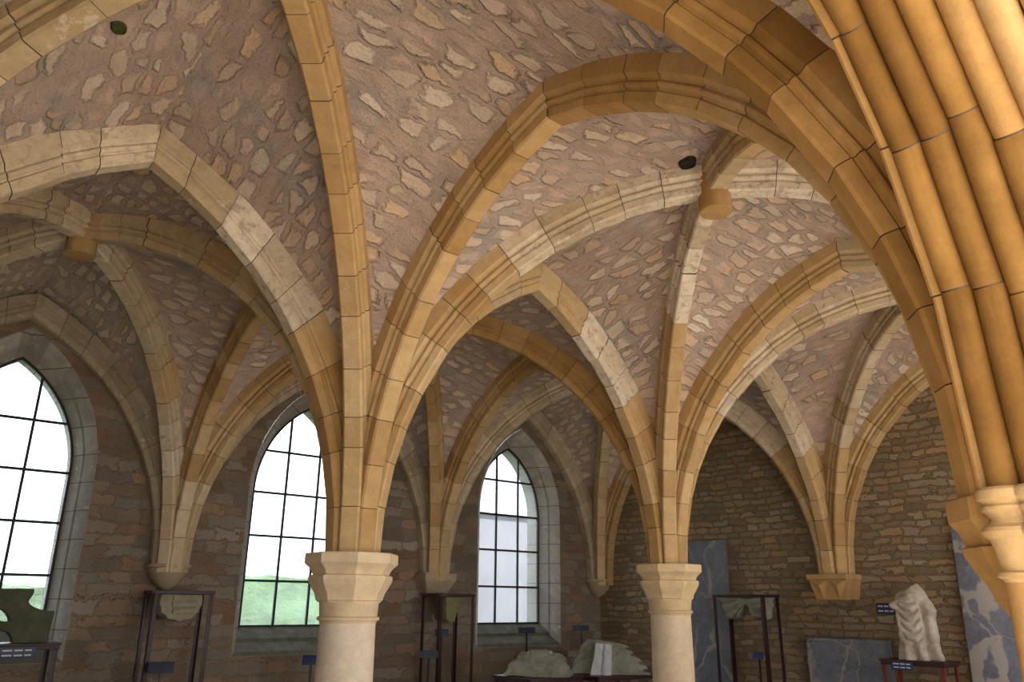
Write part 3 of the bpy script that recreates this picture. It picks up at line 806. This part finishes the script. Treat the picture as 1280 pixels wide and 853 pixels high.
def sign(label, c, w, h, face, post=True, mat=None, tilt=.35, rows=2):
    """small plate with rows of faint lettering; face = horizontal direction it looks to"""
    n = Vector((face[0], face[1], 0)).normalized(); s = Vector((-n.y, n.x, 0)); up = (Vector((0, 0, 1)) * math.cos(tilt) - n * math.sin(tilt)).normalized()
    nn = s.cross(up); 
    if nn.dot(n) < 0: nn = -nn
    Rm = Matrix((s, nn, up)).transposed()
    C = V(*c)
    if post:
        t = thing('label_sign', label, 'sign', V(c[0] - n.x * .03, c[1] - n.y * .03, FLOOR), 'blue label signs')
        m = MB(); m.box(C, (w, .012, h), Rm, .003); m.build('plate', mat or M_SIGN, t)
        m = MB(); b = Vector((c[0] - n.x * .03, c[1] - n.y * .03)); m.bar(V(b.x, b.y, FLOOR), V(b.x, b.y, c[2] - .01), .03, .03, (0, 1, 0)); m.box(V(b.x, b.y, FLOOR + .01), (.2, .2, .02), None, .004); m.build('post', M_STEEL, t)
    else:
        t = thing('label_sign', label, 'sign', C, 'blue label signs')
        m = MB(); m.box(C, (w, .012, h), Rm, .003); m.build('plate', mat or M_SIGN, t)
    m = MB()
    for r_ in range(rows):
        for k, (x0, x1) in enumerate(((-.40, -.14), (-.08, .14), (.2, .38))):
            m.box(C + s * (w * (x0 + x1) / 2) + up * (h * (.22 - .42 * r_)) + nn * .0075, (w * (x1 - x0), .002, h * .13), Rm)
    if rows: m.build('lettering', M_TEXT, t, smooth=None)
    return t

# wide slabs on the end wall
def slab(label, pts, u, th, mat, seed, name='stone_slab', cat='slab', lean=.10):
    m = MB(); prism(m, pts, 'u', u, u + th, .008)
    zt = max(p[1] for p in pts); zb = min(p[1] for p in pts)
    for k, p in enumerate(m.v): m.v[k] = p + Vector((lean * ((p.z - EYE) - zt) / (zt - zb), 0, 0))      # foot stands out, top rests on the wall
    o = m.build(name, mat, base=V(u, sum(p[0] for p in pts) / len(pts), FLOOR)); return tag(o, label, cat, 'stone slabs leaning on the end wall')
def edge(v0, v1, z, n, amp, seed): return [(v0 + (v1 - v0) * k / n, z + amp * noise.noise(Vector((k * .7 + seed, seed, 0)))) for k in range(n + 1)]
slab('tall cracked dark slate slab behind the far column', [(10.66, FLOOR)] + edge(10.65, 9.70, 1.235, 8, .02, 3) + [(9.69, -.1), (9.64, -.9), (9.60, FLOOR)], WALL_E - .10, .08, M_SLATE, 1)
slab('lavender-grey slab broken and patched with white mortar behind the clustered pier', [(5.41, FLOOR)] + edge(5.40, 4.72, 1.36, 6, .02, 8) + [(4.70, FLOOR)], WALL_E - .10, .08, M_SLATE3, 2)
t = thing('stone_slab', 'low blue-grey slab with raised rim standing beside the headless statue', 'slab', V(WALL_E - .1, 7.35, FLOOR), 'stone slabs leaning on the end wall')
m = MB(); prism(m, [(8.09, FLOOR)] + edge(8.07, 6.64, -.53, 9, .012, 5) + [(6.62, FLOOR)], 'u', WALL_E - .17, WALL_E - .04, .01); m.build('panel', M_SLATE2, t)
m = MB(); zt = -.545
for p, q in (((8.055, FLOOR), (8.055, zt)), ((8.075, zt - .02), (6.645, zt - .02)), ((6.65, zt), (6.65, FLOOR))):
    m.bar(V(WALL_E - .175, *p), V(WALL_E - .175, *q), .05, .03, (1, 0, 0), .008)
m.build('rim', M_SLATE2, t)

# statue on its table by the end wall
table_stand('dark red steel table carrying the headless statue', 12.93, 13.50, 5.52, 6.50, -.78, M_RED)
def statue():
    n, k = 72, 90; vs, fs = [], []
    def lerp(tab, x):
        for (a, p), (b, q) in zip(tab, tab[1:]):
            if x <= b: return p + (q - p) * (x - a) / (b - a)
        return tab[-1][1]
    RX = [(0, .285), (.1, .27), (.3, .245), (.5, .235), (.68, .25), (.80, .245), (.88, .225), (.93, .19), (.97, .14), (1., .09)]
    RY = [(0, .20), (.3, .18), (.6, .175), (.8, .17), (.9, .15), (.96, .11), (1., .07)]
    OX = [(0, .0), (.4, .01), (.8, -.015), (1., -.005)]
    fd = Vector((-.93, -.37, 0)).normalized(); sd = Vector((-fd.y, fd.x, 0))   # facing; sd = the figure's left
    if sd.y > 0: sd = -sd                                                      # +x towards the viewer's right
    for j in range(k + 1):
        h = j / k
        for i in range(n):
            a = 2 * math.pi * i / n; a = a - 2 * math.pi if a > math.pi else a   # 0 = front, + towards the viewer's right
            d = 0.
            if math.cos(a) > -.25:
                # hanging swags between the arms
                w = max(0., 1 - ((a + .3) / .88) ** 4) * (1 if .22 < h < .74 else max(0, 1 - abs(h - (.22 if h < .5 else .74)) * 12))
                ph = h * 7.6 - 1.25 * ((a + .3) / .8) ** 2
                d += .050 * w * (max(0., .5 + .5 * math.sin(2 * math.pi * ph)) ** .6 - .6)
                # skirt folds running down to the foot
                w2 = max(0, min(1, (.34 - h) * 6)); d += .030 * w2 * math.sin(a * 7.5 + h * 6)
                # oval cape over the chest
                e = ((a + .12) / .75) ** 2 + ((h - .80) / .13) ** 2
                d += .030 * max(0, 1 - e * e) ; d += .010 * math.sin(40 * math.sqrt(e)) * (1 if e < 1.3 else 0)
            # gathered mantle falling straight on one side
            b = (a - 1.02 - .12 * (1 - h)) / .42
            if abs(b) < 1 and h < .84:
                d += (.062 * (1 - b * b) ** .5) * min(1, (.84 - h) * 12) + .010 * math.sin(b * 14)
            # groove between mantle and swags
            g = (a - .50 - .10 * (1 - h)) / .16
            if abs(g) < 1 and h < .78: d -= .06 * (1 - g * g)
            # raised right forearm under the mantle, broken left arm
            d += .055 * math.exp(-((a - 1.0) / .30) ** 2 - ((h - .66) / .055) ** 2)
            d += .10 * math.exp(-((a + 1.25) / .22) ** 4 - ((h - .735) / .055) ** 4)
            d += .05 * math.exp(-((a + 1.15) / .18) ** 2) * max(0, min(1, (.72 - h) * 8)) * (1 if h > .08 else h * 12)
            # broken neck: one side stands higher
            d += .0
            r = lerp(RX, h), lerp(RY, h)
            x = (r[0] + d) * math.sin(a) + lerp(OX, h); y = (r[1] + d) * math.cos(a)
            z = -.78 + 1.08 * h + (.05 * math.sin(a) if h > .9 else 0) * (h - .9) * 10
            p = Vector((13.21, 5.97, 0)) + sd * x + fd * y
            vs.append(V(p.x, p.y, z))
    for j in range(k):
        for i in range(n):
            m_ = (i + 1) % n; fs.append([j * n + i, j * n + m_, (j + 1) * n + m_, (j + 1) * n + i])
    fs.append(list(range(n))[::-1]); fs.append([k * n + i for i in range(n)])
    mb = MB(); mb.add(vs, fs); roughen(mb, .010, 20); o = mb.build('headless_statue', M_STATUE, base=V(13.21, 5.97, -.78), smooth=None); tag(o, 'headless draped stone figure with broken arm stub on red steel table', 'statue')
    for p in o.data.polygons: p.use_smooth = True
statue()
sign('blue sign with white lettering hung on the statue table', (12.90, 6.13, -.86), .33, .12, (-1, 0), False, None, .0)
sign('dark blue sign fixed to the end wall behind the statue', (WALL_E - .012, 6.66, -.04), .33, .18, (-1, 0), False, M_SIGN, .0)

# open steel frames with hung carvings
frame_stand('tall steel frame under the cone-shaped wall corbel', 3.75, 4.61, 12.55, 13.0, .08)
frame_stand('tall steel frame under the rough broken corbel', 8.70, 9.485, 12.425, 13.0, .10)
frame_stand('tall steel frame on the end wall in front of the tall slate slab', 13.0, 13.5, 8.52, 9.60, .13)
# carving hung in the first frame: round-bottomed bracket with a ribbed panel
t = thing('carved_bracket', 'beige scalloped stone carving hung in the frame under the cone corbel', 'carving', V(4.18, 12.75, .08), 'carved stones hung in steel frames')
m = MB(); pts = []
for k in range(25):
    a = math.pi + math.pi * k / 24; rr = 1 + .045 * math.cos(k * math.pi / 2)
    pts.append((4.17 + .30 * math.cos(a) * rr, -.06 + .24 * math.sin(a) * rr))
prism(m, [(3.87, .078)] + pts + [(4.47, .078)], 'v', 12.60, 12.95, .02); roughen(m, .012, 9); m.build('stone', M_BSTONE, t)
m = MB()
for z in (.02, -.07, -.16): m.box(V(4.21, 12.595, z), (.36 - .04 * (z < -.1), .05, .07), None, .012)
roughen(m, .006, 14); m.build('carved_band', M_BSTONE, t)
m = MB(); pts = [(8.90, .098), (8.92, -.30), (8.99, -.36), (9.12, -.35), (9.18, -.20), (9.26, -.02), (9.30, .098)]
prism(m, pts, 'v', 12.52, 12.90, .02); roughen(m, .015, 8)
tag(m.build('hung_stone', M_YSTONE, base=V(9.1, 12.7, .10)), 'yellow-green wedge of stone hung in the frame under the rough corbel', 'carving', 'carved stones hung in steel frames')
bm = lump((.40, .86, .38), lambda p: (p.x, p.y, p.z), 18)
m = MB(); m.bm(bm)
for k, p in enumerate(m.v):
    y, z = p.y / .86, p.z / .38
    gap = math.exp(-((y + .02) / .16) ** 2)
    if z < .3: p = Vector((p.x * (1 - .35 * (.3 - z)), (p.y + (.05 if y > 0 else -.05) * (.3 - z)) * (1 - .25 * (.3 - z)), p.z + gap * .27 * (.3 - z) / .8))
    bl = .03 * math.sin(z * 16 + y * 7) * (1 - gap)
    m.v[k] = Vector((p.x + (bl if p.x < 0 else -bl), p.y, p.z)) + V(13.22, 9.0, -.062)
roughen(m, .02, 9)
tag(m.build('hung_stone', M_FRAG, base=V(13.22, 9.0, .13), smooth=70), 'pale two-lobed carved stone hung in the end wall frame', 'carving', 'carved stones hung in steel frames')

# signs on posts
sign('grey sign on a post in front of the frame under the cone corbel', (3.93, 12.38, -.91), .34, .16, (-.5, -1), True, M_SIGN_GREY, rows=0)
sign('blue sign on a post half hidden by the near column', (6.24, 12.4, -.89), .28, .15, (-.5, -1), True, M_SIGN, rows=0)
sign('lower grey sign on a post in the frame under the rough corbel', (8.46, 12.36, -.87), .32, .12, (-.5, -1), True, M_SIGN_GREY, rows=0)
sign('higher grey sign on a post below the yellow-green hung stone', (8.90, 12.62, -.53), .25, .13, (-.5, -1), True, M_SIGN_GREY, rows=0)
sign('grey sign on a post below the sill of the corner window', (10.90, 12.55, -.51), .34, .13, (-.7, -1), True, M_SIGN_GREY, .7, 0)
sign('grey sign on a post in the dark corner behind the stepped stone', (12.30, 12.45, -.48), .34, .13, (-.9, -.8), True, M_SIGN_GREY, .7, 0)
sign('blue sign on a post inside the frame on the end wall', (12.94, 8.68, -.85), .22, .12, (-1, 0), True, M_SIGN, rows=0)

# two moulded fragments on low tables near the far corner
kx = .85
table_stand('low dark red table carrying the lumpy fragment with flat white top', 8.85, 10.05, 10.10, 11.05, -1.135)
table_stand('low dark red table carrying the stepped fragment in the corner', 10.22, 11.75, 9.95, 10.95, -1.16)
def frag_a(p):
    h = p.z + .5
    s = 1 - .42 * h ** 1.5
    x, y = p.x * s, p.y * s
    st = .045 * math.sin(h * 15) * (1 if abs(p.x) > .26 else 0)
    ln = 1 + st
    z = p.z
    if h > .7 and abs(p.x) < .22: z += .16 * (h - .7) / .3
    q = Vector((x * ln, y, z)); q += Vector((noise.noise(p * 3), noise.noise(p * 3 + Vector((4, 0, 0))), noise.noise(p * 3 + Vector((0, 6, 0))))) * .09
    return q
def place(bm, c, yaw): 
    bmesh.ops.rotate(bm, verts=bm.verts, cent=(0, 0, 0), matrix=Matrix.Rotation(yaw, 3, 'Z')); bmesh.ops.translate(bm, verts=bm.verts, vec=V(*c)); return bm
def sit(mb, z):
    lo = min(p.z for p in mb.v)
    for k, p in enumerate(mb.v): mb.v[k] = Vector((p.x, p.y, z + EYE + max(0, (p.z - lo) - .02)))
t = thing('moulded_fragment', 'lumpy moulded stone with flat white top below the corner window', 'stone fragment', V(9.45, 10.55, -1.135), 'moulded stone fragments on low tables')
m = MB(); m.bm(place(lump((1.10, .72, .34), frag_a), (9.45, 10.55, -.96), -.75)); sit(m, -1.135); m.build('stone', M_FRAG, t, smooth=50)
m = MB(); m.bm(place(lump((.40, .34, .07), lambda p: (p.x + .06 * noise.noise(p * 4), p.y + .05 * noise.noise(p * 5), p.z), 6), (9.44, 10.53, -.80), -.75)); m.build('dressed_top', M_FRAGW, t, smooth=50)
def frag_b(p):
    h = p.z + .5
    left = -.5 + .16 * h; right = .5 - .30 * h ** 1.2
    # stepped mouldings on one end
    if p.x > .05: right += .05 * (1 if (h * 4) % 1 < .55 else -.4) * min(1, (p.x - .05) * 4)
    x = left + (right - left) * (p.x + .5)
    top = 1 - .55 * max(0, p.x - .05) ** 1.3 - .9 * max(0, -p.x - .30)
    q = Vector((x, p.y * (1 - .25 * h), -.5 + h * top)); q += Vector((noise.noise(p * 2.5), noise.noise(p * 2.5 + Vector((4, 0, 0))), noise.noise(p * 3 + Vector((0, 6, 0))))) * .05
    return q
t = thing('moulded_fragment', 'stepped wedge of moulded stone with a white flank, in the far corner', 'stone fragment', V(11.0, 10.45, -1.16), 'moulded stone fragments on low tables')
m = MB(); m.bm(place(lump((1.32, .70, .54), frag_b, 26), (11.0, 10.45, -.89), -.72)); sit(m, -1.16); m.build('stone', M_FRAG, t, smooth=40)
m = MB(); m.bm(place(lump((.36, .18, .50), lambda p: (p.x * (1 - .25 * (p.z + .5)) + .16 * (p.z + .5) + .06 * noise.noise(p * 3) - .12 * math.exp(-((p.x - .05) / .10) ** 2) * 0, p.y * (1 - .35 * (p.z + .5)) + (.25 * math.exp(-((p.x + .05) / .09) ** 2) if p.y < 0 else 0) , p.z + .05 * noise.noise(p * 4)), 14), (10.60, 10.26, -.92), -.72)); roughen(m, .012, 9); m.build('white_moulding', M_FRAGW, t, smooth=40)

# tracery fragment on its table under the left window
table_stand('dark steel table carrying the tracery fragment', 1.15, 2.60, 12.30, 12.85, -.55)
S_ = lambda X, Y: (1.81 + X * .00176, .11 - (Y - 205) * .00182)
pts = [S_(*p) for p in ((-120, 215), (-60, 206), (0, 205), (110, 202), (215, 203), (213, 238), (200, 268), (187, 290), (205, 312), (235, 330), (275, 344), (320, 352), (375, 356), (374, 400), (368, 470), (366, 572), (140, 572), (130, 540), (100, 500), (30, 480), (-60, 478), (-130, 500), (-160, 572), (-330, 572), (-340, 420), (-330, 360), (-240, 340), (-160, 290), (-140, 250))]
hole = [S_(*p) for p in ((-60, 352), (-25, 342), (8, 340), (40, 350), (70, 375), (90, 405), (100, 430), (50, 424), (8, 416), (-40, 424), (-75, 425), (-78, 385))]
m = MB(); prism(m, pts, 'v', 12.40, 12.66, .018, hole)
zmin = min(p.z for p in m.v)
for k, p in enumerate(m.v): m.v[k] = p + Vector((0, 0, (-.55 + EYE) - zmin))
tag(m.build('tracery_fragment', M_GREENSTONE, base=V(1.9, 12.5, -.55)), 'mossy green curved piece of window tracery standing before a window', 'carving')
sign('dark sign hung on the front rail of the tracery table', (2.10, 12.28, -.66), .42, .14, (0, -1), False, M_SIGN_GREY, .0)
# putlog holes as raised discs, their inner shade painted as dark colour
def web_hole(label, c, n, r, mat):
    n = Vector(n).normalized(); a = n.orthogonal().normalized(); b = n.cross(a); m = MB(); C = V(*c)
    vs, fs = [], []; N_ = 18
    for (rr, dd) in ((1.3, -.01), (1.12, .03), (.98, .034), (.85, .016), (.0, .012)):
        for i in range(N_):
            t_ = 2 * math.pi * i / N_; q = rr * r * (1 + .18 * noise.noise(Vector((math.cos(t_) * 1.5, math.sin(t_) * 1.5, r * 40))))
            vs.append(C + a * math.cos(t_) * q + b * math.sin(t_) * q * .8 + n * dd)
    for j in range(4):
        for i in range(N_): k = (i + 1) % N_; fs.append([j * N_ + i, j * N_ + k, (j + 1) * N_ + k, (j + 1) * N_ + i])
    m.add(vs, fs); return tag(m.build('putlog_hole', mat, base=C), label, 'hole', 'small holes in the vault')
web_hole('dark round hole in the vault beside a plain orange boss', (6.18, 4.51, 4.491), (.119, .013, -.99), .10, M_HOLE_SHADE)
web_hole('small mossy hole in the vault above the pale worn arch', (.878, 5.891, 4.243), (.336, -.174, -.926), .055, M_MOSS)


# ------------------------------------------------------------------ light and camera
w = bpy.data.worlds.new('overcast_sky'); sc.world = w; w.use_nodes = True
bg = w.node_tree.nodes['Background']; bg.inputs[0].default_value = (.88, .94, 1., 1); bg.inputs[1].default_value = 3.8
L = bpy.data.lights.new('sun', 'SUN'); L.energy = 16.; L.angle = math.radians(5); L.color = (1., .95, .86)
so = bpy.data.objects.new('sun', L); COL.objects.link(so); so.location = (0, -10, 20)
so.rotation_euler = Vector((-.2, .76, -.62)).to_track_quat('-Z', 'Y').to_euler()   # comes in under the added cloister roof and lights the floor near the entrance

MC = [[0.7665183520059721, -0.6421637478431854, 0.00867968859131527], [-0.2084482681208482, -0.23598531294190875, 0.9491365821593477], [0.6074528257860585, 0.7293398748400522, 0.3147449942617506]]
cam = bpy.data.cameras.new('camera'); co = bpy.data.objects.new('camera', cam); COL.objects.link(co)
cam.sensor_fit = 'HORIZONTAL'; cam.sensor_width = 36; cam.lens = 987.43 * 36 / 1280; cam.clip_start = .05; cam.clip_end = 500
r, u, f = [Vector(x) for x in MC]
co.matrix_world = Matrix(((r.x, u.x, -f.x, 0), (r.y, u.y, -f.y, 0), (r.z, u.z, -f.z, EYE), (0, 0, 0, 1)))
sc.camera = co
vs = sc.view_settings; vs.view_transform = 'Standard'; vs.look = 'None'; vs.exposure = .25; vs.gamma = 1.; vs.use_curve_mapping = False
